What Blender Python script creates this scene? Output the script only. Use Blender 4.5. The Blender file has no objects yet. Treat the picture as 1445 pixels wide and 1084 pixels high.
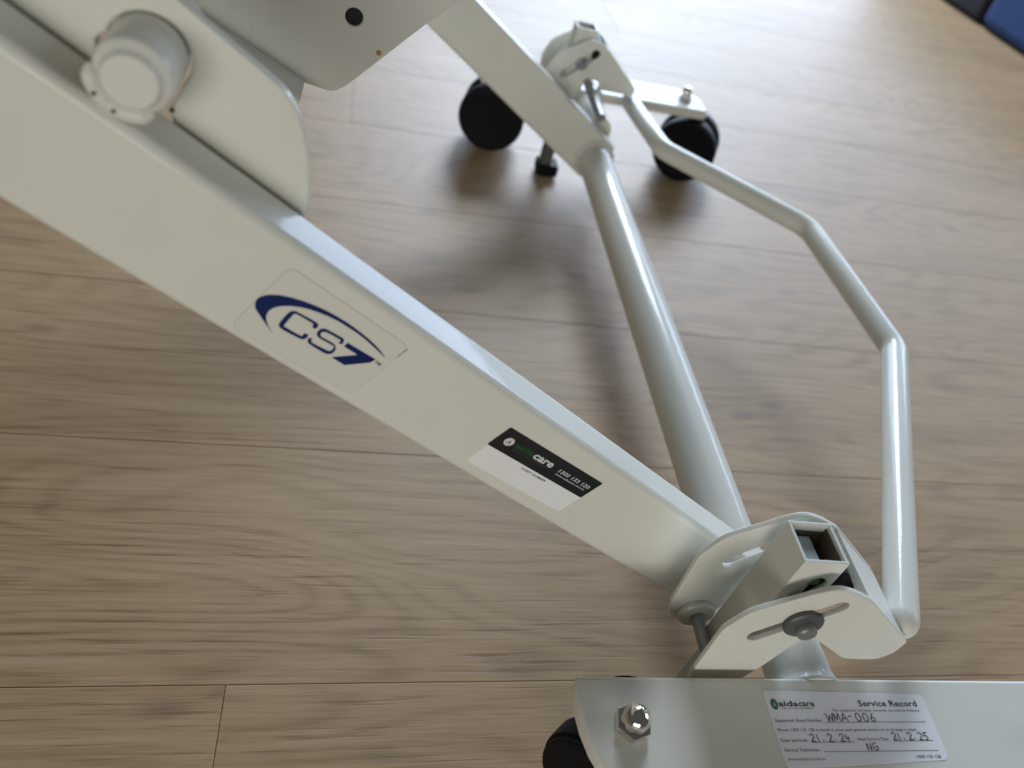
import bpy, bmesh, math, random
from mathutils import Matrix, Vector
random.seed(7)
scene = bpy.context.scene
COL = scene.collection
PI = math.pi

# ---------------------------------------------------------------- camera
RX = ((0.974308588669, -0.090695464696, 0.206148263949),
      (0.088077746169, -0.688988981061, -0.719400093555),
      (0.207280208112, 0.719074764305, -0.663299629627))
CAM = Vector((-0.242842, -0.164067, 0.426892))
cd = bpy.data.cameras.new('camera')
cam = bpy.data.objects.new('camera', cd)
COL.objects.link(cam)
cd.sensor_width = 36.0
cd.lens = 1096.08 / 1445.0 * 36.0
cd.clip_start = 0.01
cd.clip_end = 100.0
m = Matrix.Identity(4)
for i in range(3):
    m[i][0] = RX[0][i]
    m[i][1] = -RX[1][i]
    m[i][2] = -RX[2][i]
    m[i][3] = CAM[i]
cam.matrix_world = m
cd.dof.use_dof = True
cd.dof.focus_distance = 0.39
cd.dof.aperture_fstop = 7.0
scene.camera = cam

# ---------------------------------------------------------------- light
world = bpy.data.worlds.new('World')
scene.world = world
world.use_nodes = True
bg = world.node_tree.nodes['Background']
bg.inputs['Color'].default_value = (0.86, 0.86, 0.82, 1)
bg.inputs['Strength'].default_value = 0.07


def area(name, loc, target, sx, sy, power, color):
    ld = bpy.data.lights.new(name, 'AREA')
    ld.shape = 'RECTANGLE'
    ld.size = sx
    ld.size_y = sy
    ld.energy = power
    ld.color = color
    o = bpy.data.objects.new(name, ld)
    COL.objects.link(o)
    o.location = loc
    d = Vector(target) - Vector(loc)
    o.rotation_euler = d.to_track_quat('-Z', 'Y').to_euler()
    return o


# daylight through the tall window beyond the far end of the bed
area('window_light', (0.72, 3.6, 2.10), (0.0, 0.4, 0.0), 1.05, 1.2, 98.0, (0.74, 0.86, 1.0))
# wide low light added for the broad bluish sheen on floor and paint
area('sheen_light', (2.15, 4.3, 1.05), (0.6, 0.4, 0.4), 5.4, 1.9, 235.0, (0.60, 0.75, 1.0))
# bluish fill light added from the right
area('side_fill_light', (4.4, 0.2, 1.75), (0.0, 0.3, 0.1), 2.0, 2.2, 30.0, (0.80, 0.89, 1.0))
# weak room light behind the viewer on the left
area('room_light', (-0.9, -3.2, 0.62), (0.0, 0.1, 0.2), 2.6, 1.0, 48.0, (1.0, 0.995, 0.95))

scene.view_settings.view_transform = 'Standard'
scene.view_settings.look = 'None'
scene.view_settings.exposure = 0.3
scene.view_settings.gamma = 1.0
scene.cycles.max_bounces = 8


# ---------------------------------------------------------------- materials
def new_mat(name):
    mt = bpy.data.materials.new(name)
    mt.use_nodes = True
    nt = mt.node_tree
    b = nt.nodes['Principled BSDF']
    return mt, nt, b


def nd(nt, kind, **kw):
    n = nt.nodes.new(kind)
    for k, v in kw.items():
        if k in n.inputs.keys():
            n.inputs[k].default_value = v
        else:
            setattr(n, k, v)
    return n


def plain(name, color, rough, metal=0.0, coat=0.0, noise=0.0, scale=300.0, bump=0.0, spec=None):
    mt, nt, b = new_mat(name)
    b.inputs['Base Color'].default_value = (*color, 1)
    b.inputs['Roughness'].default_value = rough
    b.inputs['Metallic'].default_value = metal
    b.inputs['Coat Weight'].default_value = coat
    b.inputs['Coat Roughness'].default_value = 0.12
    if spec is not None:
        b.inputs['Specular IOR Level'].default_value = spec
    tc = nd(nt, 'ShaderNodeTexCoord')
    if noise:
        n = nd(nt, 'ShaderNodeTexNoise', Scale=scale * 0.12, Detail=5.0, Roughness=0.6)
        nt.links.new(tc.outputs['Object'], n.inputs['Vector'])
        mx = nd(nt, 'ShaderNodeMix', data_type='RGBA')
        mx.inputs['A'].default_value = (*[c * (1 - noise) for c in color], 1)
        mx.inputs['B'].default_value = (*[min(1, c * (1 + noise)) for c in color], 1)
        nt.links.new(n.outputs['Fac'], mx.inputs['Factor'])
        nt.links.new(mx.outputs['Result'], b.inputs['Base Color'])
        mr = nd(nt, 'ShaderNodeMapRange')
        mr.inputs['To Min'].default_value = rough * 0.8
        mr.inputs['To Max'].default_value = rough * 1.25
        nt.links.new(n.outputs['Fac'], mr.inputs['Value'])
        nt.links.new(mr.outputs['Result'], b.inputs['Roughness'])
    if bump:
        n2 = nd(nt, 'ShaderNodeTexNoise', Scale=scale, Detail=2.0)
        nt.links.new(tc.outputs['Object'], n2.inputs['Vector'])
        bp = nd(nt, 'ShaderNodeBump', Strength=bump, Distance=0.001)
        nt.links.new(n2.outputs['Fac'], bp.inputs['Height'])
        nt.links.new(bp.outputs['Normal'], b.inputs['Normal'])
        if coat:
            nt.links.new(bp.outputs['Normal'], b.inputs['Coat Normal'])
    return mt


def paint_mat(name, color):
    """cream powder coat: smooth gloss, faint orange peel, a few specks and scuffs"""
    mt, nt, b = new_mat(name)
    b.inputs['Roughness'].default_value = 0.34
    b.inputs['Specular IOR Level'].default_value = 0.10
    b.inputs['Coat Weight'].default_value = 0.33
    b.inputs['Coat Roughness'].default_value = 0.08
    tc = nd(nt, 'ShaderNodeTexCoord')
    n = nd(nt, 'ShaderNodeTexNoise', Scale=14.0, Detail=6.0, Roughness=0.62)
    nt.links.new(tc.outputs['Object'], n.inputs['Vector'])
    mx = nd(nt, 'ShaderNodeMix', data_type='RGBA')
    mx.inputs['A'].default_value = (*[c * 0.93 for c in color], 1)
    mx.inputs['B'].default_value = (*[min(1, c * 1.05) for c in color], 1)
    nt.links.new(n.outputs['Fac'], mx.inputs['Factor'])
    sp = nd(nt, 'ShaderNodeTexVoronoi', Scale=42.0, feature='F1')
    nt.links.new(tc.outputs['Object'], sp.inputs['Vector'])
    sc = nd(nt, 'ShaderNodeMapRange', clamp=True)
    sc.inputs['From Min'].default_value = 0.012
    sc.inputs['From Max'].default_value = 0.035
    sc.inputs['To Min'].default_value = 0.55
    sc.inputs['To Max'].default_value = 0.0
    nt.links.new(sp.outputs['Distance'], sc.inputs['Value'])
    mx2 = nd(nt, 'ShaderNodeMix', data_type='RGBA')
    nt.links.new(sc.outputs['Result'], mx2.inputs['Factor'])
    nt.links.new(mx.outputs['Result'], mx2.inputs['A'])
    mx2.inputs['B'].default_value = (0.16, 0.13, 0.09, 1)
    nt.links.new(mx2.outputs['Result'], b.inputs['Base Color'])
    mr = nd(nt, 'ShaderNodeMapRange')
    mr.inputs['To Min'].default_value = 0.30
    mr.inputs['To Max'].default_value = 0.50
    nt.links.new(n.outputs['Fac'], mr.inputs['Value'])
    nt.links.new(mr.outputs['Result'], b.inputs['Roughness'])
    op = nd(nt, 'ShaderNodeTexNoise', Scale=210.0, Detail=1.0)
    nt.links.new(tc.outputs['Object'], op.inputs['Vector'])
    bp = nd(nt, 'ShaderNodeBump', Strength=0.07, Distance=0.0004)
    nt.links.new(op.outputs['Fac'], bp.inputs['Height'])
    nt.links.new(bp.outputs['Normal'], b.inputs['Normal'])
    nt.links.new(bp.outputs['Normal'], b.inputs['Coat Normal'])
    return mt


def wood_mat():
    """vinyl oak plank: growth rings cut lengthwise, fine pores, soft sheen; every plank differs"""
    mt, nt, b = new_mat('oak_vinyl')
    L = nt.links.new
    tc = nd(nt, 'ShaderNodeTexCoord')
    oi = nd(nt, 'ShaderNodeObjectInfo')
    off = nd(nt, 'ShaderNodeVectorMath', operation='SCALE')
    cmb = nd(nt, 'ShaderNodeCombineXYZ', X=7.0, Y=0.0, Z=11.0)
    L(cmb.outputs[0], off.inputs[0])
    L(oi.outputs['Random'], off.inputs['Scale'])
    add = nd(nt, 'ShaderNodeVectorMath', operation='ADD')
    L(tc.outputs['Object'], add.inputs[0])
    L(off.outputs[0], add.inputs[1])

    def stretched(sx, sy, detail, rough=0.55, dist=0.0):
        mp = nd(nt, 'ShaderNodeMapping')
        mp.inputs['Scale'].default_value = (sx, sy, sy)
        L(add.outputs[0], mp.inputs['Vector'])
        t = nd(nt, 'ShaderNodeTexNoise', Scale=1.0, Detail=detail, Roughness=rough, Distortion=dist)
        L(mp.outputs[0], t.inputs['Vector'])
        return t.outputs['Fac']

    def math_(op, a, c=None, d=None):
        n = nd(nt, 'ShaderNodeMath', operation=op)
        for i, v in enumerate((a, c, d)):
            if v is None:
                continue
            if isinstance(v, (int, float)):
                n.inputs[i].default_value = v
            else:
                L(v, n.inputs[i])
        return n.outputs[0]

    # rings: level lines of a long smooth height field -> cathedrals and eyes
    h = stretched(1.9, 9.0, 1.5, 0.4, 0.25)
    fine = stretched(6.0, 60.0, 3.0)
    ring = math_('SINE', math_('ADD', math_('MULTIPLY', h, 150.0), math_('MULTIPLY', fine, 3.0)))
    ring = math_('MULTIPLY_ADD', ring, 0.5, 0.5)
    ring = math_('POWER', ring, 2.2)
    pores = stretched(15.0, 480.0, 3.0, 0.6)
    ticks = stretched(38.0, 760.0, 2.0, 0.5)
    streak = stretched(4.0, 170.0, 4.0, 0.62)
    broad = stretched(2.2, 16.0, 3.0, 0.6)
    patch = stretched(1.2, 5.0, 2.0, 0.5)
    cr = nd(nt, 'ShaderNodeValToRGB')
    e = cr.color_ramp.elements
    e[0].position, e[0].color = 0.12, (0.170, 0.099, 0.042, 1)
    e[1].position, e[1].color = 0.92, (0.482, 0.334, 0.195, 1)
    k = cr.color_ramp.elements.new(0.5)
    k.color = (0.354, 0.232, 0.118, 1)
    # weave the layers into one tone value
    v = math_('MULTIPLY_ADD', math_('SUBTRACT', streak, 0.5), 0.62, 0.52)
    v = math_('MULTIPLY_ADD', math_('SUBTRACT', broad, 0.5), 0.38, v)
    mask = math_('MULTIPLY', math_('SMOOTH_MIN', math_('MULTIPLY', patch, 1.3), 1.0, 0.2), 0.19)
    v = math_('SUBTRACT', v, math_('MULTIPLY', math_('SUBTRACT', ring, 0.33), mask))
    pd = nd(nt, 'ShaderNodeMapRange', clamp=True)
    pd.inputs['From Min'].default_value = 0.55
    pd.inputs['From Max'].default_value = 0.74
    pd.inputs['To Max'].default_value = 0.34
    L(pores, pd.inputs['Value'])
    v = math_('SUBTRACT', v, pd.outputs['Result'])
    v = math_('MULTIPLY_ADD', math_('SUBTRACT', ticks, 0.5), 0.42, v)
    v = math_('ADD', v, math_('MULTIPLY', math_('SUBTRACT', oi.outputs['Random'], 0.5), 0.03))
    v = math_('ADD', v, 0.03)
    L(v, cr.inputs['Fac'])
    # sparse dark knots and specks
    mpk = nd(nt, 'ShaderNodeMapping')
    mpk.inputs['Scale'].default_value = (9.0, 22.0, 9.0)
    L(add.outputs[0], mpk.inputs['Vector'])
    vk = nd(nt, 'ShaderNodeTexVoronoi', Scale=1.0)
    L(mpk.outputs[0], vk.inputs['Vector'])
    kn = nd(nt, 'ShaderNodeMapRange', clamp=True)
    kn.inputs['From Min'].default_value = 0.03
    kn.inputs['From Max'].default_value = 0.16
    kn.inputs['To Min'].default_value = 0.45
    kn.inputs['To Max'].default_value = 0.0
    L(vk.outputs['Distance'], kn.inputs['Value'])
    mk = nd(nt, 'ShaderNodeMix', data_type='RGBA')
    L(kn.outputs['Result'], mk.inputs['Factor'])
    L(cr.outputs['Color'], mk.inputs['A'])
    mk.inputs['B'].default_value = (0.115, 0.080, 0.056, 1)
    L(mk.outputs['Result'], b.inputs['Base Color'])
    rg = nd(nt, 'ShaderNodeMapRange')
    rg.inputs['To Min'].default_value = 0.46
    rg.inputs['To Max'].default_value = 0.62
    L(streak, rg.inputs['Value'])
    L(rg.outputs['Result'], b.inputs['Roughness'])
    bh = math_('SUBTRACT', math_('MULTIPLY', streak, 0.6), math_('MULTIPLY', pd.outputs['Result'], 1.6))
    bp = nd(nt, 'ShaderNodeBump', Strength=0.35, Distance=0.0006)
    L(bh, bp.inputs['Height'])
    L(bp.outputs['Normal'], b.inputs['Normal'])
    return mt


CREAM = (0.68, 0.672, 0.60)
M = {
    'paint': paint_mat('cream_powder_coat', CREAM),
    'wood': wood_mat(),
    'joint': plain('floor_joint', (0.05, 0.035, 0.025), 0.8),
    'rubber': plain('black_rubber', (0.0045, 0.005, 0.0072), 0.55, noise=0.2, bump=0.12, scale=500, spec=0.12),
    'black_plastic': plain('black_plastic', (0.006, 0.006, 0.007), 0.45, noise=0.15, spec=0.25),
    'chrome': plain('chromed_steel', (0.78, 0.74, 0.70), 0.09, metal=1.0, noise=0.04),
    'zinc': plain('zinc_plated_steel', (0.30, 0.31, 0.31), 0.42, metal=0.7, noise=0.2, scale=700),
    'zinc_dull': plain('dull_zinc_steel', (0.10, 0.105, 0.105), 0.5, metal=0.4, noise=0.25, scale=600),
    'zinc_blue': plain('bluish_zinc', (0.50, 0.56, 0.60), 0.4, metal=0.3, noise=0.12, scale=900),
    'green': plain('green_plastic', (0.01, 0.16, 0.025), 0.35),
    'navy': plain('navy_ink', (0.004, 0.016, 0.095), 0.45, spec=0.2),
    'ink': plain('black_ink', (0.03, 0.03, 0.036), 0.5),
    'pen': plain('ball_pen_ink', (0.035, 0.035, 0.05), 0.5),
    'green_ink': plain('green_ink', (0.012, 0.075, 0.014), 0.45),
    'green_ink_pale': plain('green_ink_on_white', (0.025, 0.13, 0.04), 0.45),
    'white_ink': plain('white_ink', (0.62, 0.62, 0.62), 0.45),
    'grey_ink': plain('grey_ink', (0.07, 0.07, 0.08), 0.5),
    'label_black': plain('black_label_film', (0.014, 0.014, 0.017), 0.36, noise=0.1),
    'label_white': plain('white_label_film', (0.80, 0.80, 0.80), 0.42, noise=0.03),
    'paper': plain('white_sticker_paper', (0.78, 0.78, 0.80), 0.42, noise=0.05, bump=0.1, scale=120),
    'clear_film': plain('clear_sticker_film', tuple(c * 0.985 for c in CREAM), 0.24, coat=0.5),
    'film_edge': plain('dusty_sticker_edge', (0.40, 0.39, 0.33), 0.6),
    'rusty_shade': plain('rusty_inner_shade', (0.10, 0.075, 0.045), 0.7, noise=0.4, scale=800),  # shade inside the locking tube as a colour, mixed with rust brown
    'grime': plain('grime', (0.05, 0.045, 0.03), 0.8),
    'rust': plain('rust_spot', (0.42, 0.22, 0.06), 0.8),
    'blue_fabric': plain('blue_fabric', (0.018, 0.062, 0.22), 0.85, noise=0.25, bump=0.5, scale=900),
    'dark_fabric': plain('dark_fabric', (0.012, 0.012, 0.018), 0.9, noise=0.2, bump=0.4, scale=900),
    'weld': paint_mat('painted_weld', tuple(c * 0.97 for c in CREAM)),
}


# ---------------------------------------------------------------- helpers
def link(o):
    COL.objects.link(o)
    return o


def empty(name, loc=(0, 0, 0)):
    o = bpy.data.objects.new(name, None)
    o.location = loc
    o.empty_display_size = 0.05
    return link(o)


def finish(me, angle=35):
    for p in me.polygons:
        p.use_smooth = True
    me.set_sharp_from_angle(angle=math.radians(angle))


def put(name, me, mat, parent=None, angle=35):
    if mat is not None:
        me.materials.clear()
        me.materials.append(M[mat])
    finish(me, angle)
    me.name = name
    o = link(bpy.data.objects.new(name, me))
    wn = o.modifiers.new('weighted_normal', 'WEIGHTED_NORMAL')
    wn.keep_sharp = True
    wn.weight = 90
    if parent is not None:
        o.parent = parent
    return o


def bm_mesh(bm, name='m'):
    me = bpy.data.meshes.new(name)
    bmesh.ops.recalc_face_normals(bm, faces=bm.faces)
    bm.to_mesh(me)
    bm.free()
    return me


def join(meshes):
    bm = bmesh.new()
    for me in meshes:
        bm.from_mesh(me)
    me = bpy.data.meshes.new('joined')
    bm.to_mesh(me)
    bm.free()
    return me


def round_poly(pts, r, n=5):
    """fillet the corners of a closed 2D polygon; r is one radius or one per corner"""
    out = []
    N = len(pts)
    for i in range(N):
        a, p, c = Vector(pts[i - 1]), Vector(pts[i]), Vector(pts[(i + 1) % N])
        ri = r[i] if isinstance(r, (list, tuple)) else r
        u, v = (a - p), (c - p)
        lu, lv = u.length, v.length
        u.normalize(); v.normalize()
        ang = u.angle(v, 0)
        if ri <= 0 or ang > 3.1 or ang < 0.02:
            out.append(tuple(p))
            continue
        t = min(ri / math.tan(ang / 2), lu * 0.48, lv * 0.48)
        rr = t * math.tan(ang / 2)
        cen = p + (u + v).normalized() * (rr / math.sin(ang / 2))
        p0, p1 = p + u * t, p + v * t
        a0 = math.atan2(p0.y - cen.y, p0.x - cen.x)
        a1 = math.atan2(p1.y - cen.y, p1.x - cen.x)
        d = (a1 - a0 + PI) % (2 * PI) - PI
        for k in range(n + 1):
            th = a0 + d * k / n
            out.append((cen.x + rr * math.cos(th), cen.y + rr * math.sin(th)))
    return out


def circle(cx, cy, r, n=24):
    return [(cx + r * math.cos(2 * PI * k / n), cy + r * math.sin(2 * PI * k / n)) for k in range(n)]


def slot(x0, y0, x1, y1, r, n=8):
    a = math.atan2(y1 - y0, x1 - x0)
    p = [(x1 + r * math.cos(a - PI / 2 + PI * k / n), y1 + r * math.sin(a - PI / 2 + PI * k / n)) for k in range(n + 1)]
    q = [(x0 + r * math.cos(a + PI / 2 + PI * k / n), y0 + r * math.sin(a + PI / 2 + PI * k / n)) for k in range(n + 1)]
    return p + q


def slab(outline, holes, thick, frame, bevel=0.0006, res=2):
    """flat plate from a 2D outline with holes. frame maps (u, v, w) to the world;
    the plate fills w = 0 .. thick"""
    cu = bpy.data.curves.new('slab', 'CURVE')
    cu.dimensions = '2D'
    cu.fill_mode = 'BOTH'
    for pts in [outline] + list(holes):
        s = cu.splines.new('POLY')
        s.points.add(len(pts) - 1)
        for p, q in zip(s.points, pts):
            p.co = (q[0] * 100, q[1] * 100, 0, 1)
        s.use_cyclic_u = True
    b = min(bevel, thick * 0.45) * 100
    cu.extrude = thick * 50 - b
    cu.bevel_depth = b
    cu.bevel_resolution = res
    cu.offset = -b
    o = link(bpy.data.objects.new('slab', cu))
    me = bpy.data.meshes.new_from_object(o)
    bpy.data.objects.remove(o)
    bpy.data.curves.remove(cu)
    me.transform(Matrix.Translation((0, 0, thick / 2)) @ Matrix.Scale(0.01, 4))
    me.transform(frame)
    bm = bmesh.new()
    bm.from_mesh(me)
    bmesh.ops.remove_doubles(bm, verts=bm.verts, dist=1e-6)
    bmesh.ops.recalc_face_normals(bm, faces=bm.faces)
    bm.to_mesh(me)
    bm.free()
    return me


def frame(o, u, v):
    u, v = Vector(u), Vector(v)
    w = u.cross(v)
    f = Matrix.Identity(4)
    for i in range(3):
        f[i][0], f[i][1], f[i][2], f[i][3] = u[i], v[i], w[i], o[i]
    return f


def XZ(y):
    """frame of a plate standing in a plane y = const; it grows towards -y"""
    return frame((0, y, 0), (1, 0, 0), (0, 0, 1))


def fillet_path(pts, rad, n=8):
    out = [Vector(pts[0])]
    for i in range(1, len(pts) - 1):
        a, p, c = Vector(pts[i - 1]), Vector(pts[i]), Vector(pts[i + 1])
        u, v = (a - p).normalized(), (c - p).normalized()
        ang = u.angle(v)
        t = min(rad / math.tan(ang / 2), (a - p).length * .45, (c - p).length * .45)
        rr = t * math.tan(ang / 2)
        cen = p + (u + v).normalized() * (rr / math.sin(ang / 2))
        p0, p1 = p + u * t - cen, p + v * t - cen
        om = p0.angle(p1)
        for k in range(n + 1):
            s = k / n
            out.append(cen + (p0 * math.sin((1 - s) * om) + p1 * math.sin(s * om)) / math.sin(om))
    out.append(Vector(pts[-1]))
    return out


def sweep(path, r, n=24, caps=True):
    bm = bmesh.new()
    path = [Vector(p) for p in path]
    t = (path[1] - path[0]).normalized()
    nrm = t.orthogonal().normalized()
    rings = []
    for i, p in enumerate(path):
        if i == 0:
            tn = (path[1] - p).normalized()
        elif i == len(path) - 1:
            tn = (p - path[i - 1]).normalized()
        else:
            tn = ((path[i + 1] - p).normalized() + (p - path[i - 1]).normalized()).normalized()
        nrm = (nrm - tn * nrm.dot(tn)).normalized()
        bn = tn.cross(nrm)
        rr = r[i] if isinstance(r, (list, tuple)) else r
        rings.append([bm.verts.new(p + (nrm * math.cos(2 * PI * k / n) + bn * math.sin(2 * PI * k / n)) * rr) for k in range(n)])
    for a, c in zip(rings, rings[1:]):
        for k in range(n):
            bm.faces.new((a[k], a[(k + 1) % n], c[(k + 1) % n], c[k]))
    if caps:
        bm.faces.new(rings[0])
        bm.faces.new(rings[-1])
    return bm_mesh(bm)


def lathe(prof, n=40, fr=None):
    """profile of (radius, height) turned round the local w axis"""
    bm = bmesh.new()
    rings = []
    for r, h in prof:
        if r < 1e-7:
            rings.append([bm.verts.new((0, 0, h))])
        else:
            rings.append([bm.verts.new((r * math.cos(2 * PI * k / n), r * math.sin(2 * PI * k / n), h)) for k in range(n)])
    for a, c in zip(rings, rings[1:]):
        for k in range(n):
            k2 = (k + 1) % n
            if len(a) == 1 and len(c) == 1:
                continue
            if len(a) == 1:
                bm.faces.new((a[0], c[k], c[k2]))
            elif len(c) == 1:
                bm.faces.new((a[k], a[k2], c[0]))
            else:
                bm.faces.new((a[k], a[k2], c[k2], c[k]))
    me = bm_mesh(bm)
    if fr is not None:
        me.transform(fr)
    return me


def beam(p0, p1, side, w, h, r, n=4):
    """closed rectangular tube with rounded long edges from p0 to p1; side = direction of its width"""
    p0, p1 = Vector(p0), Vector(p1)
    d = (p1 - p0)
    L = d.length
    d.normalize()
    s = Vector(side)
    s = (s - d * s.dot(d)).normalized()
    up = d.cross(s)
    pts = round_poly([(-w / 2, -h / 2), (w / 2, -h / 2), (w / 2, h / 2), (-w / 2, h / 2)], r, n)
    bm = bmesh.new()
    rings = []
    for q, sc in ((0, 1), (0.25, 1), (0.5, 1), (0.75, 1), (1, 1)):
        rings.append([bm.verts.new(p0 + d * (L * q) + s * x + up * y) for x, y in pts])
    N = len(pts)
    for a, c in zip(rings, rings[1:]):
        for k in range(N):
            bm.faces.new((a[k], a[(k + 1) % N], c[(k + 1) % N], c[k]))
    bm.faces.new(rings[0])
    bm.faces.new(rings[-1])
    return bm_mesh(bm)


def box(x0, x1, y0, y1, z0, z1, bev=0.0, seg=2):
    bm = bmesh.new()
    bmesh.ops.create_cube(bm, size=1.0)
    for v in bm.verts:
        v.co = Vector(((x0 + x1) / 2 + v.co.x * (x1 - x0), (y0 + y1) / 2 + v.co.y * (y1 - y0), (z0 + z1) / 2 + v.co.z * (z1 - z0)))
    if bev:
        bmesh.ops.bevel(bm, geom=bm.edges[:], offset=bev, segments=seg, profile=0.5, affect='EDGES')
    return bm_mesh(bm)


def text_mesh(body, fr, u0, v0, width, height=None, bold=0.0, lift=0.0):
    """flat lettering whose baseline starts at (u0, v0) and runs `width` metres along u"""
    cu = bpy.data.curves.new('t', 'FONT')
    cu.body = body
    cu.size = 1.0
    cu.offset = bold
    cu.resolution_u = 2
    o = link(bpy.data.objects.new('t', cu))
    me = bpy.data.meshes.new_from_object(o)
    bpy.data.objects.remove(o)
    xs = [v.co.x for v in me.vertices]
    ys = [v.co.y for v in me.vertices]
    s = width / (max(xs) - min(xs))
    sy = s if height is None else height / max(ys)
    me.transform(Matrix.Translation((u0 - min(xs) * s, v0, lift)) @ Matrix.Diagonal((s, sy, 1, 1)))
    me.transform(fr)
    return me


def flat_poly(pts, fr, lift=0.0):
    cu = bpy.data.curves.new('p', 'CURVE')
    cu.dimensions = '2D'
    cu.fill_mode = 'BOTH'
    s = cu.splines.new('POLY')
    s.points.add(len(pts) - 1)
    for p, q in zip(s.points, pts):
        p.co = (q[0] * 100, q[1] * 100, 0, 1)
    s.use_cyclic_u = True
    o = link(bpy.data.objects.new('p', cu))
    me = bpy.data.meshes.new_from_object(o)
    bpy.data.objects.remove(o)
    me.transform(Matrix.Translation((0, 0, lift)) @ Matrix.Scale(0.01, 4))
    me.transform(fr)
    return me


def pen_mesh(strokes, fr, w, lift):
    bm = bmesh.new()
    for st in strokes:
        st = [Vector(p) for p in st]
        for p, q in zip(st, st[1:]):
            d = (q - p).normalized()
            e = d * w * 0.3
            nn = Vector((-d.y, d.x)) * w / 2
            bm.faces.new([bm.verts.new((c.x, c.y, lift)) for c in (p - e - nn, q + e - nn, q + e + nn, p - e + nn)])
            lift += 1e-7
    me = bpy.data.meshes.new('pen')
    bm.to_mesh(me)
    bm.free()
    me.transform(fr)
    return me


def smooth_closed(pts, sub=4):
    """Catmull-Rom through a closed outline"""
    out = []
    N = len(pts)
    for i in range(N):
        p0, p1, p2, p3 = (Vector(pts[(i + k - 1) % N]) for k in range(4))
        for k in range(sub):
            t = k / sub
            out.append(tuple(0.5 * ((2 * p1) + (p2 - p0) * t + (2 * p0 - 5 * p1 + 4 * p2 - p3) * t * t + (3 * p1 - p0 - 3 * p2 + p3) * t ** 3)))
    return out


# ---------------------------------------------------------------- floor
floor_bm = bmesh.new()
vs = [floor_bm.verts.new(p) for p in ((-3.0, -1.6, -0.0022), (4.2, -1.6, -0.0022), (4.2, 5.0, -0.0022), (-3.0, 5.0, -0.0022))]
floor_bm.faces.new(vs)
floor = put('floor', bm_mesh(floor_bm), 'joint')
floor['kind'] = 'structure'
PW, PL, YAW = 0.1717, 1.22, 0.0215
Y0 = 0.0459
plank_me = box(-PL / 2 + 0.00012, PL / 2 - 0.00012, -PW / 2 + 0.00012, PW / 2 - 0.00012, -0.002, 0.0, 0.0005, 2)
plank_me.materials.append(M['wood'])
for p in plank_me.polygons:
    p.use_smooth = False
fixed = {-1: -0.2914, 0: 0.62, 1: -0.55, 2: -0.62, 3: 0.82, 4: 0.97}
rot = Matrix.Rotation(YAW, 4, 'Z')
for row in range(-7, 22):
    start = fixed.get(row, random.uniform(-0.6, 0.6))
    k0 = math.floor((-2.0 - start) / PL)
    for k in range(k0, k0 + 5):
        xc = start + (k + 0.5) * PL
        if xc < -1.9 or xc > 3.4 or (row < 4 and (xc < -1.5 or xc > 1.6)):
            continue
        o = link(bpy.data.objects.new('plank', plank_me))
        o.parent = floor
        p = rot @ Vector((xc, Y0 + (row + 0.5) * PW, 0))
        o.location = p
        flip = PI if random.random() < 0.5 else 0.0
        o.rotation_euler = (0, 0, YAW + flip)

# ---------------------------------------------------------------- blue furniture at the far corner
sofa = empty('upholstered_sofa', (1.6, 1.6, 0))
sofa['label'] = 'blue fabric upholstered seat with a dark end, in the far right corner'
sofa['category'] = 'sofa'


def at(o):
    return Matrix.Translation(-o.location)


def rel(me, root):
    me.transform(Matrix.Translation(-root.location))
    return me


put('seat_panel', rel(box(1.295, 2.1, 1.45, 1.86, 0.001, 0.36, 0.03, 4), sofa), 'blue_fabric', sofa)
put('end_panel', rel(box(1.30, 2.1, 1.865, 2.45, 0.0, 0.38, 0.02, 3), sofa), 'dark_fabric', sofa)

# ---------------------------------------------------------------- the bed frame
bed = empty('hospital_bed_frame')
bed['label'] = 'cream painted steel base of a hospital bed with lifting arms, brake bar and black castors'
bed['category'] = 'bed'

AA = 0.6088
ca, sa = math.cos(AA), math.sin(AA)
U = Vector((ca, 0, -sa))            # down along a lifting arm
V = Vector((sa, 0, ca))
TZ = 0.0573                         # height of the cross tube
YA = 0.0653                         # outer face of the near arm
YF = 0.6130                         # near face of the far arm
TH, AH = 0.0217, 0.0496


def arm_frame(y):
    return frame(Vector((0, y, TZ)), U, V)   # w points to the viewer


def arm(y):
    pc = Vector((0, y + TH / 2, TZ)) - V * 0.0011
    me = beam(pc - U * 1.15, pc + U * 0.008, (0, 1, 0), TH, AH, 0.0042, 5)
    return me


near_arm = put('lift_arm', arm(YA), 'paint', bed)
near_arm['label'] = 'near lifting arm carrying the blue logo and the black address label'
far_arm = put('lift_arm', arm(YF), 'paint', bed)
# end plates and weld seam where the cross tube meets the far arm
tube_y0, tube_y1 = YA + TH, YF
put('cross_tube', sweep([(0, tube_y0 - 0.004, TZ), (0, 0.35, TZ), (0, tube_y1 + 0.004, TZ)], 0.0179, 40), 'paint', bed)
for y, s in ((YF, -1), (YA + TH, 1)):
    prof = [(0.0179, 0.0065), (0.0192, 0.0052), (0.0206, 0.0026), (0.0222, 0.0), (0.0150, -0.001)]
    w = lathe(prof, 40, frame((0, y, TZ), (1, 0, 0), (0, 0, 1) if s < 0 else (0, 0, -1)))
    for v in w.vertices:
        a = math.atan2(v.co.z - TZ, v.co.x)
        d = Vector((v.co.x, 0, v.co.z - TZ)) * 0.03 * math.sin(a * 11 + y * 9)
        v.co += d
    put('weld_bead', w, 'weld', bed)

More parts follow.
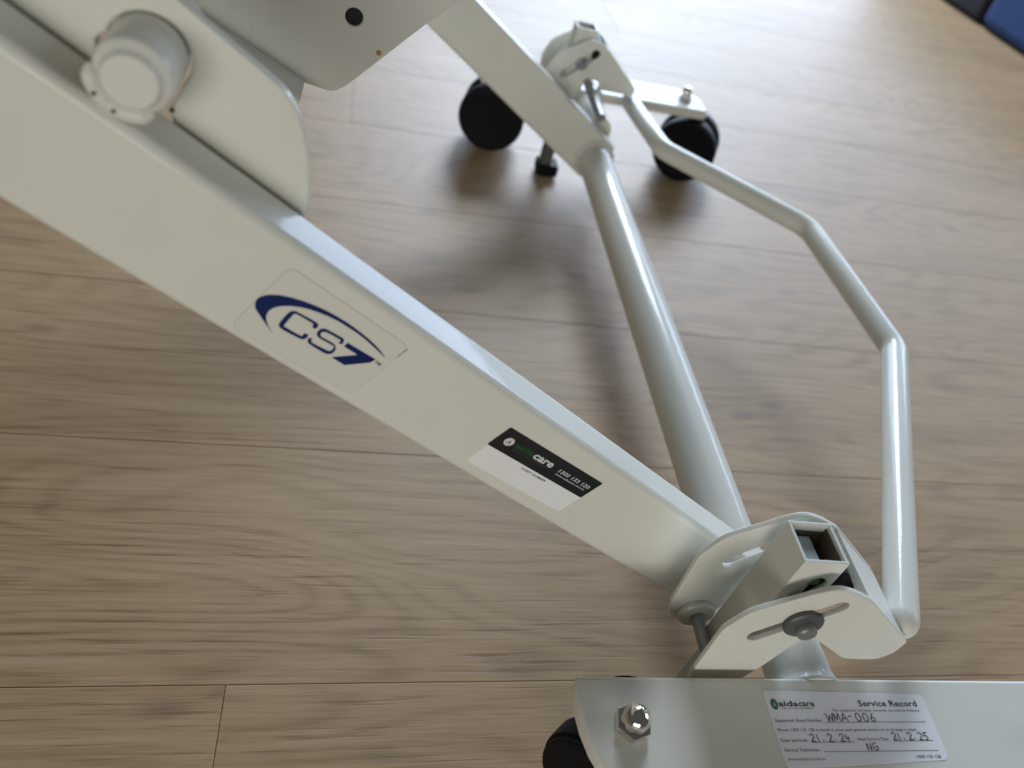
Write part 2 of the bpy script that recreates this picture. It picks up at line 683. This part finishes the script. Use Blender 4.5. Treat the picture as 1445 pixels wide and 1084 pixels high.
# pivot boss on top of the near arm
BX, BZ = -0.311, 0.319
bf = frame((BX, 0.0655, BZ), (1, 0, 0), (0, 0, 1))
boss = put('pivot_boss', lathe([(0, 0.0008), (0.0076, 0.0008), (0.0081, 0.0003), (0.0084, -0.0008), (0.0090, -0.0018), (0.0104, -0.0026), (0.0111, -0.0034), (0.0114, -0.0046), (0.0114, -0.05), (0, -0.05)], 48, bf), 'paint', bed)
wp, wr_ = [], []
rs = random.Random(3)
for k in range(40):
    a = math.radians(165 + k * 3.4)
    e = min(1.0, k / 5, (39 - k) / 5)
    wp.append((BX + 0.0112 * math.cos(a), YA + 0.0028, BZ + 0.0112 * math.sin(a)))
    wr_.append(0.0006 + e * (0.0021 + 0.00007 * math.sin(k * 0.9) + 0.00004 * rs.random()))
put('weld_bead', sweep(wp, wr_, 14), 'weld', boss, 60)
put('grime_spot', join([lathe([(0, 0), (0.0007, 0), (0.0006, 0.0003), (0, 0.0003)], 10, frame((x, y, z), (1, 0, 0), (0, 0, 1)))
                        for x, y, z in ((-0.3212, 0.0650, 0.3140), (-0.3165, 0.0650, 0.3094))]), 'grime', boss)

# second bar behind the near arm, cut out round the boss
top_edge = round_poly([(-0.2632, 0.2450), (-0.2632, 0.2668), (-0.2616, 0.2740), (-0.2620, 0.2894), (-0.2652, 0.3044), (-0.2700, 0.3133), (-0.3016, 0.3360), (-0.5600, 0.5210), (-0.5600, 0.4620), (-0.3449, 0.3150), (-0.3449, 0.3040)],
                      [0, 0.010, 0.020, 0.030, 0.030, 0.020, 0.0, 0, 0, 0, 0], 6)
notch = [(-0.3262, 0.3040), (-0.3262, 0.3200), (-0.3245, 0.3218)] + [(BX + 0.0124 * math.cos(math.radians(a)), BZ - 0.0006 + 0.0124 * math.sin(math.radians(a))) for a in range(160, -44, -10)] + [(-0.3062, 0.3015), (-0.3062, 0.2850)]
outline = top_edge + notch
put('link_bar', slab(outline, [], 0.0050, XZ(0.0930), 0.0012, 3), 'paint', bed)
put('grime_spot', lathe([(0, 0), (0.0009, 0), (0.0008, 0.0004), (0, 0.0004)], 10, frame((-0.3058, 0.0879, 0.3012), (1, 0, 0), (0, 0, 1))), 'grime', bed)

# big channel of the lifting mechanism between the arms, with a bolt hole
ch = [(-0.2824, 0.2262), (-0.2662, 0.2232), (-0.2583, 0.2289), (-0.2174, 0.2711), (-0.2016, 0.2867), (-0.02, 0.472), (-0.62, 0.46), (-0.3422, 0.2563)]
ch_out = round_poly(ch[:6] + [(-0.38, 0.56), (-0.62, 0.40)], [0.008, 0.010, 0.012, 0, 0, 0, 0, 0], 5)
face = slab(ch_out, [circle(-0.2569, 0.2683, 0.0050, 24)], 0.003, XZ(0.300), 0.0008, 2)
d = (Vector((-0.62, 0, 0.40)) - Vector((-0.2824, 0, 0.2262))).normalized()
flange = beam(Vector((-0.283, 0.2835, 0.2267)), Vector((-0.283, 0.2835, 0.2267)) + d * 0.40, (0, 1, 0), 0.030, 0.003, 0.0012, 3)
d2 = Vector((0.041, 0, 0.0422)).normalized()
rear = beam(Vector((-0.258, 0.318, 0.2305)), Vector((-0.258, 0.318, 0.2305)) + d2 * 0.35, (0, 1, 0), 0.036, 0.003, 0.0012, 3)
channel = put('actuator_channel', join([face, flange, rear]), 'paint', bed)
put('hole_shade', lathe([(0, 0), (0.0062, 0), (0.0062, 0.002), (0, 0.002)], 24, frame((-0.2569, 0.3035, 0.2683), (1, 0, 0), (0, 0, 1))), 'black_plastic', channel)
put('rust_spot', slab(round_poly([(-0.2437, 0.2502), (-0.2405, 0.2495), (-0.2399, 0.2522), (-0.2428, 0.2530)], 0.0012, 4), [], 0.0003, XZ(0.2969), 0.0001, 1), 'rust', channel)

# ---------------------------------------------------------------- rails, castors, stubs
ZR, RH, WR = 0.0954, 0.011, 0.0595


def rail(outer_sign, y_in, tip_x, end_sign):
    """channel along x; its outer corner at the visible end is rounded off"""
    pts = []
    # outline in (x, y); y_in = inner long edge, outer edge is WR away
    yo = y_in + outer_sign * WR
    xl, xr = -0.1265, 0.1470
    o = [(xl, y_in), (xr, y_in), (xr, yo), (xl, yo)]
    r = [0.0035, 0.0035, 0.050, 0.050]
    if outer_sign > 0:
        o = [(xl, y_in), (xl, yo), (xr, yo), (xr, y_in)]
        r = [0.0035, 0.034, 0.034, 0.0035]
    out = round_poly(o, r, 10)
    if outer_sign < 0:
        out = [(-0.1262, 0.0), (0.147, 0.0), (0.147, -0.030), (0.138, -0.050), (0.125, -0.0595), (-0.1040, -0.0595), (-0.1135, -0.0525), (-0.1192, -0.0435), (-0.1238, -0.0335), (-0.1265, -0.0235), (-0.1278, -0.0120), (-0.1276, -0.0020)]
    top = slab(out, [], RH, frame((0, 0, ZR - RH), (1, 0, 0), (0, 1, 0)), 0.0022, 4)
    return top


def mirror(y):
    return 0.70 - y


def cap_nut(x, y, parent):
    hexa = [(x + 0.0088 * math.cos(math.radians(18 + 60 * k)), y + 0.0088 * math.sin(math.radians(18 + 60 * k))) for k in range(6)]
    base = slab(hexa, [], 0.0052, frame((0, 0, ZR), (1, 0, 0), (0, 1, 0)), 0.0008, 2)
    fr = frame((x, y, ZR + 0.0050), (1, 0, 0), (0, 1, 0))
    prof = [(0.0066, 0.0)] + [(0.0064 * math.cos(t), 0.0028 + 0.0064 * math.sin(t)) for t in [PI / 2 * k / 10 for k in range(11)]]
    prof[-1] = (0, prof[-1][1])
    put('cap_nut', join([base, lathe(prof, 36, fr)]), 'chrome', parent, 25)


def tyre_profile():
    R, W = 0.0390, 0.0175
    return [(0, -0.0010), (0.030, -0.0010), (0.0312, 0.0), (0.0362, 0.0), (0.0374, -0.0010), (0.0374, -0.0034), (0.0388, -0.0044), (R, -0.0060), (R, -W + 0.0020), (0.0378, -W), (0, -W)]


def castor(x, y, yaw, tread_x=0.0):
    """twin wheel castor; yaw turns its axle, which lies along y at yaw = 0"""
    c = empty('castor', (x, y, 0))
    c.parent = bed
    c.rotation_euler = (0, 0, yaw)
    # hood between the wheels and the stem up into the rail
    hood = [(0.0355 * math.cos(math.radians(a)), 0.039 + 0.0355 * math.sin(math.radians(a))) for a in range(-20, 201, 10)]
    hb = slab(hood, [], 0.014, frame((0, 0.007, 0), (1, 0, 0), (0, 0, 1)), 0.0012, 2)
    stem = lathe([(0, 0.06), (0.011, 0.06), (0.011, 0.0805), (0.0135, 0.0815), (0.0135, 0.0838), (0, 0.0838)], 28)
    put('hood', join([hb, stem]), 'black_plastic', c)
    for s in (-1, 1):
        fr = frame((0, s * 0.026, 0.039), (1, 0, 0), (0, 0, 1) if s < 0 else (0, 0, -1))
        put('wheel', lathe(tyre_profile(), 48, fr), 'rubber', c, 40)
    return c


near_rail = put('castor_rail', rail(-1, 0.0, 0, -1), 'paint', bed)
near_rail['label'] = 'near castor rail with the white service sticker'
far_rail = put('castor_rail', rail(1, 0.70, 0, 1), 'paint', bed)
cap_nut(-0.1045, -0.0235, near_rail)
cap_nut(0.1255, -0.0300, near_rail)
cap_nut(0.1255, 0.7310, far_rail)
cap_nut(-0.1055, 0.7310, far_rail)
castor(-0.0860, -0.0220, math.radians(-49))
castor(0.128, -0.030, math.radians(20))
castor(0.1480, 0.7290, math.radians(-24))
castor(-0.1000, 0.7330, math.radians(-14))


def stub(y_rail, s):
    path, rad = [], []
    for d, r in ((-0.0010, 0.0190), (0.0002, 0.0190), (0.0014, 0.0184), (0.0030, 0.0175), (0.0050, 0.0169), (0.0080, 0.0166), (0.0300, 0.0165), (0.0630, 0.0165)):
        path.append((0.0010, y_rail - s * d, 0.0780))
        rad.append(r)
    return sweep(path, rad, 40)


for yr, s in ((0.0, -1), (0.70, 1)):
    st = put('pivot_stub', stub(yr, s), 'paint', bed)


# ---------------------------------------------------------------- brake brackets
plate = [(-0.0610, 0.0735), (-0.0655, 0.0885), (-0.0660, 0.1311), (-0.0589, 0.1469), (-0.0355, 0.1628), (-0.0261, 0.1680), (-0.0150, 0.1645), (-0.0042, 0.1588),
         (0.0352, 0.1243), (0.0345, 0.1140), (0.0285, 0.1060), (0.0090, 0.1068), (-0.0040, 0.1165), (-0.0150, 0.1245), (-0.0232, 0.1228), (-0.0318, 0.0950), (-0.0370, 0.0830), (-0.0390, 0.0700)]
plate_r = [0.006, 0.0, 0.014, 0.020, 0.02, 0.012, 0.006, 0.002, 0.003, 0.008, 0.010, 0.012, 0.012, 0.002, 0.004, 0.006, 0.004, 0.005]
PT = 0.0030
SL = slot(-0.0470, 0.1268, -0.0179, 0.1530, 0.0044)


def bracket(flip):
    """U-shaped brake bracket, its two cheeks square to y; flip = at the far rail"""
    Y = (lambda y: mirror(y)) if flip else (lambda y: y)

    def cheek(y0, holes):
        y1 = y0 + PT
        back = max(Y(y0), Y(y1))
        return slab(round_poly(plate, plate_r, 5), holes, PT, XZ(back), 0.0007, 2)
    br = empty('brake_bracket')
    br.parent = bed
    extra = [circle(-0.0120, 0.1205, 0.0060, 20)] if flip else []
    yn, yf2 = 0.0043, 0.0442
    a = cheek(yn, [SL] + (extra if flip else []))
    b = cheek(yf2, [SL] + extra)
    # web joining the cheeks on the side of the brake bar
    P0, P1 = Vector((-0.0052, 0, 0.1585)), Vector((0.0355, 0, 0.1231))
    dd = (P1 - P0).normalized()
    ylo, yhi = min(Y(yn), Y(yf2 + PT)), max(Y(yn), Y(yf2 + PT))
    web_mid = Vector((0, (ylo + yhi) / 2, 0))
    side_n = Vector((dd.z, 0, -dd.x))
    web = beam(P0 + web_mid + side_n * 0.0012, P1 + web_mid + side_n * 0.0012, (0, 1, 0), yhi - ylo - 0.0012, 0.0032, 0.0014, 3)
    put('bracket_plate', join([a, b, web]), 'paint', br)
    # square locking tube with a rubber foot, passing between the cheeks
    x0, x1 = -0.0416, -0.0192
    ya, yb = sorted((Y(0.0141), Y(0.0363)))
    zt, zb = 0.1732, 0.068
    wt = 0.0016
    tz = zt - zb
    sl_hole = slot(-0.0318 + 0.0304, 0.1475 - zt, -0.0268 + 0.0304, 0.1570 - zt, 0.0042)
    loc = lambda pts: pts
    walls = []
    rect = [(-0.0112, -tz), (0.0112, -tz), (0.0112, 0.0), (-0.0112, 0.0)]
    cx = (x0 + x1) / 2
    walls.append(slab(rect, [] if flip else [sl_hole], wt, frame((cx, ya + wt, zt), (1, 0, 0), (0, 0, 1)), 0.0004, 1))
    walls.append(slab(rect, [], wt, frame((cx, yb, zt), (1, 0, 0), (0, 0, 1)), 0.0004, 1))
    dy = (yb - ya)
    rect2 = [(-dy / 2 + wt - 0.0003, -tz), (dy / 2 - wt + 0.0003, -tz), (dy / 2 - wt + 0.0003, -0.0002), (-dy / 2 + wt - 0.0003, -0.0002)]
    for xx in (x0, x1 - wt):
        walls.append(slab(rect2, [], wt, frame((xx, (ya + yb) / 2, zt), (0, 1, 0), (0, 0, 1)), 0.0004, 1))
    tube = join(walls)
    sh = Matrix.Identity(4)
    sh[0][2] = 0.0248
    tilt = Matrix.Translation((cx, (ya + yb) / 2, zt)) @ Matrix.Rotation(0.0248, 4, 'Y') @ Matrix.Translation((-cx, -(ya + yb) / 2, -zt))
    tube.transform(tilt)
    lt = put('locking_tube', tube, 'paint', br)
    ym = (ya + yb) / 2
    inner = box(x0 + wt + 0.0003, x1 - wt - 0.0070, ya + wt + 0.0003, yb - wt - 0.0012, 0.010, zt - 0.0068, 0.0008, 2)
    inner.transform(tilt)
    put('lock_rod', inner, 'zinc_blue' if not flip else 'zinc_dull', lt)
    shade_side = box(x1 - wt - 0.0006, x1 - wt + 0.0001, ya + wt, yb - wt, zt - 0.045, zt - 0.0022, 0.0002, 1)  # added plates: the shade inside the tube painted in, with its rust brown
    shade_back = box(x0 + wt, x1 - wt, yb - wt - 0.0006, yb - wt + 0.0001, zt - 0.045, zt - 0.0045, 0.0002, 1)
    shade_side, shade_back = join([shade_side]), join([shade_back])
    shade_side.transform(tilt)
    shade_back.transform(tilt)
    put('inner_shade', shade_side, 'rusty_shade', lt)
    put('inner_shade', shade_back, 'rusty_shade', lt)
    if not flip:
        # green release button seen through the slot of the tube
        g = box(-0.0335, -0.0243, ya + wt + 0.0002 - 0.0006, ya + wt + 0.0030, 0.1536, 0.1580, 0.0010, 3)
        g.transform(tilt)
        put('release_tab', g, 'green', lt)
    foot = box(x0 - 0.0015, x1 + 0.0015, ya - 0.0015, yb + 0.0015, 0.0015, 0.0155, 0.0028, 3)
    foot.transform(Matrix.Translation((-0.0040, 0, 0)))
    put('foot_pad', foot, 'rubber', lt)
    # black stop between tube and web
    stp = slab(round_poly([(-0.0190, 0.1445), (-0.0155, 0.1660), (-0.0030, 0.1500), (-0.0080, 0.1400)], 0.002, 4), [], 0.020, XZ(yb - 0.001), 0.001, 2)
    put('stop_block', stp, 'black_plastic', br)
    # bolt through the slots, with washer
    s = -1
    yfront = (Y(yf2 + PT) if flip else yn)
    bx_, bz_ = -0.0308, 0.1412
    fr = frame((bx_, yfront, bz_), (1, 0, 0), (0, 0, 1))
    wr = 0.0094 if not flip else 0.0062
    put('washer', lathe([(0, 0), (wr - 0.0006, 0), (wr, 0.0006), (wr, 0.0022), (wr - 0.0008, 0.0030), (0.004, 0.0034), (0, 0.0034)], 32, fr), 'zinc_dull' if not flip else 'zinc', br)
    put('bolt', lathe([(0, 0.003), (0.0046, 0.003), (0.0046, 0.0066), (0.0040, 0.0074), (0, 0.0074)], 24, fr), 'zinc' , br)
    # link rod with washer
    if not flip:
        p = (-0.0490, 0.0795)
        put('link_rod', sweep([(p[0], 0.0452, p[1] + 0.002), (p[0], 0.0265, p[1] + 0.002), (p[0], 0.0055, p[1] + 0.002)], 0.0037, 20), 'zinc', br)
        fr = frame((p[0], 0.0442, p[1] + 0.002), (1, 0, 0), (0, 0, 1))
        put('rod_washer', lathe([(0, 0), (0.0098, 0), (0.0103, 0.0008), (0.0103, 0.0028), (0.0095, 0.0036), (0.006, 0.0038), (0, 0.0038)], 32, fr), 'paint', br)
    else:
        put('link_rod', sweep([(-0.0193, 0.662, 0.1226), (-0.0193, 0.62, 0.1226), (-0.0188, 0.595, 0.1218), (-0.0175, 0.574, 0.1195)], 0.0047, 20), 'zinc', br)
    return br


bracket(False)
bracket(True)

# brake bar: bent round tube joining both brackets
BAR_R, BAR_END = 0.0097, 0.0087
pth = fillet_path([(0.0408, 0.0186, 0.1213), (0.1717, 0.2636, 0.1050), (0.1678, 0.4376, 0.1050), (0.0503, 0.5569, 0.1050), (0.0360, 0.6650, 0.1065)], 0.030, 10)
dr = (pth[0] - pth[1]).normalized()
cap_p, cap_r = [], []
for k in range(8):
    t = PI / 2 * (1 - k / 8)
    cap_p.append(pth[0] + dr * (0.0105 * math.sin(t)))
    cap_r.append(max(0.0006, BAR_END * math.cos(t)))
put('brake_bar', sweep(cap_p + pth, cap_r + [BAR_END] + [BAR_R] * (len(pth) - 1), 28), 'paint', bed, 170)

# ---------------------------------------------------------------- stickers
af = arm_frame(YA)                   # (u, v) in metres on the near arm, w to the viewer
mm = lambda pts: [(a / 1000, b / 1000) for a, b in pts]
st1 = put('logo_sticker', slab(round_poly(mm([(-334.6, 15.5), (-279.6, 15.5), (-279.6, -19.6), (-334.6, -21.0)]), 0.0035, 6), [], 0.00018, af, 0.00006, 1), 'clear_film', near_arm)
st1['label'] = 'clear sticker with a blue swoosh logo'
edge_o = round_poly(mm([(-334.75, 15.65), (-279.45, 15.65), (-279.45, -19.75), (-334.75, -21.15)]), 0.0036, 6)
edge_i = round_poly(mm([(-334.5, 15.4), (-279.7, 15.4), (-279.7, -19.5), (-334.5, -20.9)]), 0.0034, 6)
put('film_rim', slab(edge_o, [edge_i], 0.00012, af, 0.00003, 1), 'film_edge', st1)
SWOOSH= [[-321.54, -13.33], [-326.01, -11.32], [-330.75, -8.95], [-333.13, -7.48], [-334.64, -4.53], [-334.2, -1.6], [-332.19, 1.19], [-329.25, 3.35], [-325.16, 5.36], [-319.39, 7.28], [-312.04, 8.68], [-304.23, 9.08], [-297.84, 8.76], [-291.43, 7.9], [-286.24, 6.57], [-282.53, 4.99], [-284.73, 5.48], [-290.29, 6.53], [-296.74, 7.41], [-302.99, 7.53], [-308.75, 7.21], [-315.15, 5.81], [-320.47, 3.86], [-324.63, 1.12], [-327.21, -1.64], [-328.42, -4.22], [-328.39, -6.78], [-327.13, -9.33], [-324.59, -11.53]]
LC= [[-312.66, -1.35], [-311.15, -0.88], [-311.61, 1.0], [-313.32, 1.64], [-320.44, 1.0], [-322.13, 0.49], [-323.03, -1.46], [-322.71, -7.15], [-321.85, -9.01], [-320.08, -9.54], [-313.16, -8.94], [-311.54, -8.24], [-311.09, -6.89], [-311.48, -5.29], [-313.08, -5.59], [-312.83, -7.07], [-313.93, -7.53], [-319.86, -7.8], [-320.71, -7.21], [-321.14, -1.94], [-320.95, -0.43], [-319.69, -0.02], [-313.85, 0.23], [-313.12, -0.24]]
LS= [[-300.7, -0.96], [-299.47, -0.4], [-300.06, 1.61], [-301.71, 2.08], [-308.12, 1.51], [-309.47, 0.81], [-310.08, -0.52], [-309.68, -2.47], [-308.65, -3.48], [-306.8, -3.76], [-301.6, -3.38], [-300.79, -3.84], [-300.46, -5.56], [-300.93, -6.39], [-302.28, -6.8], [-308.16, -7.36], [-309.02, -6.57], [-309.18, -5.77], [-310.52, -6.37], [-309.8, -7.91], [-308.27, -8.66], [-302.02, -8.59], [-300.23, -8.02], [-299.21, -6.45], [-299.69, -4.04], [-300.88, -2.72], [-302.67, -2.36], [-307.35, -2.69], [-308.31, -2.0], [-308.59, -0.85], [-307.95, -0.12], [-306.65, 0.3], [-301.47, 0.72], [-300.93, 0.18]]
L7= [[-298.45, 1.49], [-285.11, 2.08], [-285.51, -0.62], [-292.04, -8.35], [-298.38, -8.38], [-291.72, -0.86], [-298.25, -0.88]]
logo = [flat_poly(smooth_closed(mm(SWOOSH), 3), af, 0.00024), flat_poly(smooth_closed(mm(LC), 2), af, 0.00024),
        flat_poly(smooth_closed(mm(LS), 2), af, 0.00024), flat_poly(mm(L7), af, 0.00024),
        text_mesh('TM', af, -0.2846, 0.0004, 0.0028, 0.0014, 0.02, 0.00024)]
put('logo_print', join(logo), 'navy', st1)
put('grime_line', flat_poly(mm([(-279.9, 8.3), (-279.5, 8.4), (-279.3, 14.4), (-279.6, 14.2)]), af, 0.0002), 'grime', near_arm)

lab = [(-216.9, 10.5), (-155.2, 12.8), (-155.0, -15.4), (-216.2, -17.7)]
st2 = put('address_label', slab(round_poly(mm(lab), 0.0006, 3), [], 0.00018, af, 0.00005, 1), 'label_white', near_arm)
st2['label'] = 'black and white rental label'
bk = put('black_band', flat_poly(round_poly(mm([(-216.95, 10.6), (-155.15, 12.9), (-155.05, -1.1), (-216.95, -3.8)]), 0.0008, 4), af, 0.00022), 'label_black', st2)
lf = af @ Matrix.Translation((-0.2106, 0.0036, 0)) @ Matrix.Rotation(math.radians(3.0), 4, 'Z')   # local to the oval
oval = [(0.0024 * math.cos(2 * PI * k / 32), 0.0026 * math.sin(2 * PI * k / 32)) for k in range(32)]
put('round_mark', flat_poly(oval, lf, 0.00026), 'white_ink', st2)
put('label_print', join([
    text_mesh('care', lf, 0.0153, -0.0011, 0.0122, 0.0031, 0.03, 0.00026),
    text_mesh('1300 133 120', lf, 0.0322, -0.0010, 0.0207, 0.0023, 0.012, 0.00026)]), 'white_ink', st2)
put('label_print', join([text_mesh('aida', lf, 0.0038, -0.0009, 0.0112, 0.0036, 0.02, 0.00026),
    flat_poly([(-0.0010, -0.0012), (0.0002, 0.0014), (0.0011, -0.0012), (0.0006, -0.0012), (0.0001, 0.0004), (-0.0005, -0.0012)], lf, 0.0003)]), 'green_ink', st2)
put('label_print', join([text_mesh('HEALTHCARE EQUIPMENT', lf, 0.0042, -0.0028, 0.0205, 0.0008, 0.0, 0.00026)]), 'grey_ink', st2)
put('label_print', join([text_mesh('www.aidacare.com.au', lf, 0.0322, -0.0030, 0.0198, 0.0011, 0.0, 0.00026)]), 'label_white', st2)
put('label_print', join([text_mesh('ASSET NUMBER', lf, 0.0168, -0.0100, 0.0160, 0.0013, 0.01, 0.00026)]), 'ink', st2)

# service record on the near rail
rf = frame((0, 0, ZR), (1, 0, 0), (0, 1, 0))
sv = put('service_sticker', slab(round_poly([(-0.0338, -0.0068), (0.0548, -0.0082), (0.0528, -0.0402), (-0.0342, -0.0432)], [0.0006, 0.003, 0.003, 0.003], 4), [], 0.00022, rf, 0.00006, 1), 'paper', near_rail)
sv['label'] = 'white service record sticker with handwriting'
lz = 0.00034
T = lambda s, u, v, w, h, b=0.0: text_mesh(s, rf, u / 1000, v / 1000, w / 1000, h / 1000, b, lz)
put('form_print', join([
    T('aida', -27.7, -14.55, 10.6, 2.6, 0.02),
    T('Service Record', 15.9, -14.45, 33.0, 2.9, 0.012),
    T('This equipment has been correctly serviced by Aidacare', 0.0, -17.05, 48.8, 1.15),
    T('Equipment Asset Number:', -32.1, -22.1, 25.0, 1.5),
    T('Phone 1300 133 120 to book in your next general service or to arrange a repair', -32.5, -26.5, 75.0, 1.35),
    T('Date Serviced:', -32.7, -31.3, 13.9, 1.5),
    T('Next Service Due:', 7.7, -30.9, 16.8, 1.4),
    T('Service Technician:', -32.4, -35.7, 18.2, 1.5)] +
    [flat_poly([(x0 / 1000, y / 1000), (x1 / 1000, (y + 0.1) / 1000), (x1 / 1000, (y + 0.32) / 1000), (x0 / 1000, (y + 0.22) / 1000)], rf, lz)
     for x0, x1, y in ((-6.5, 49.6, -22.4), (-17.1, 5.6, -31.8), (26.8, 48.7, -31.4), (-12.5, 48.9, -36.05))]), 'ink', sv)
ov = [(-0.0298 + 0.00185 * math.cos(2 * PI * k / 32), -0.01355 + 0.00265 * math.sin(2 * PI * k / 32)) for k in range(32)]
put('round_mark', flat_poly(ov, rf, lz), 'green_ink_pale', sv)
put('form_print', join([T('care', -16.8, -14.55, 8.4, 1.95, 0.02), T('HEALTHCARE EQUIPMENT', -26.5, -15.95, 17.5, 0.7),
    T('www.aidacare.com.au', -32.4, -39.6, 19.1, 1.25), T('1300 133 120', 35.6, -39.3, 13.2, 1.45, 0.01)]), 'green_ink_pale', sv)
put('form_print', join([flat_poly([(-0.0304, -0.0148), (-0.0297, -0.0123), (-0.0291, -0.0148), (-0.0294, -0.0148), (-0.0297, -0.0136), (-0.0301, -0.0148)], rf, lz + 0.0001)]), 'white_ink', sv)


def stroke_text(glyphs):
    out = []
    for x, y, sc, strokes in glyphs:
        for s in strokes:
            out.append([((x + px * sc) / 1000, (y + py * sc) / 1000) for px, py in s])
    return out


arc = lambda cx, cy, rx, ry, a0, a1, n=10: [(cx + rx * math.cos(math.radians(a0 + (a1 - a0) * k / n)), cy + ry * math.sin(math.radians(a0 + (a1 - a0) * k / n))) for k in range(n + 1)]
G = {
    'W': [[(0, 1), (0.25, 0), (0.5, 0.75), (0.72, 0.02), (0.95, 1)]],
    'M': [[(0, 0), (0.1, 1), (0.4, 0.2), (0.7, 1), (0.82, 0)]],
    'A': [[(0, 0), (0.4, 1), (0.85, 0)], [(0.12, 0.35), (0.72, 0.38)]],
    '-': [[(0, 0.6), (0.5, 0.66)]],
    '0': [arc(0.35, 0.5, 0.34, 0.5, 80, 450, 16)],
    '6': [[(0.5, 1.0), (0.15, 0.6), (0.05, 0.25)] + arc(0.32, 0.25, 0.27, 0.25, 180, 540, 12)],
    '2': [arc(0.32, 0.72, 0.30, 0.28, 160, -30, 8) + [(0.05, 0.02), (0.7, 0.05)]],
    '1': [[(0.2, 0.95), (0.3, 0.0)]],
    '.': [[(0.1, 0.1), (0.16, 0.24)]],
    '4': [[(0.15, 0.95), (0.08, 0.4), (0.6, 0.42)], [(0.45, 0.7), (0.42, 0.0)]],
    '5': [[(0.65, 1.0), (0.15, 0.95), (0.1, 0.55)] + arc(0.28, 0.3, 0.32, 0.3, 70, -120, 8)],
    'N': [[(0, 0), (0.06, 0.9), (0.55, 0.05), (0.68, 0.95)]],
    'G': [arc(0.4, 0.5, 0.36, 0.48, 60, 330, 10) + [(0.75, 0.5), (0.4, 0.5)]],
}


def write(s, x, y, h, step):
    g = []
    for i, ch in enumerate(s):
        if ch != ' ':
            g.append((x + i * step, y, h, G[ch]))
    return stroke_text(g)


pen = write('WMA-006', -4.6, -21.9, 3.9, 4.0) + write('21.2.24', -17.2, -31.4, 3.5, 3.1) + write('21.2.25', 26.9, -30.9, 3.5, 2.9) + write('NG', 11.0, -35.6, 3.6, 3.2)
put('handwriting', pen_mesh(pen, rf, 0.00042, lz + 0.00005), 'pen', sv)

for o in COL.objects:
    if o.name.split('.')[0] in ('form_print', 'label_print', 'handwriting'):
        o['kind'] = 'stuff'          # lettering too small to pick apart
bpy.context.view_layer.update()
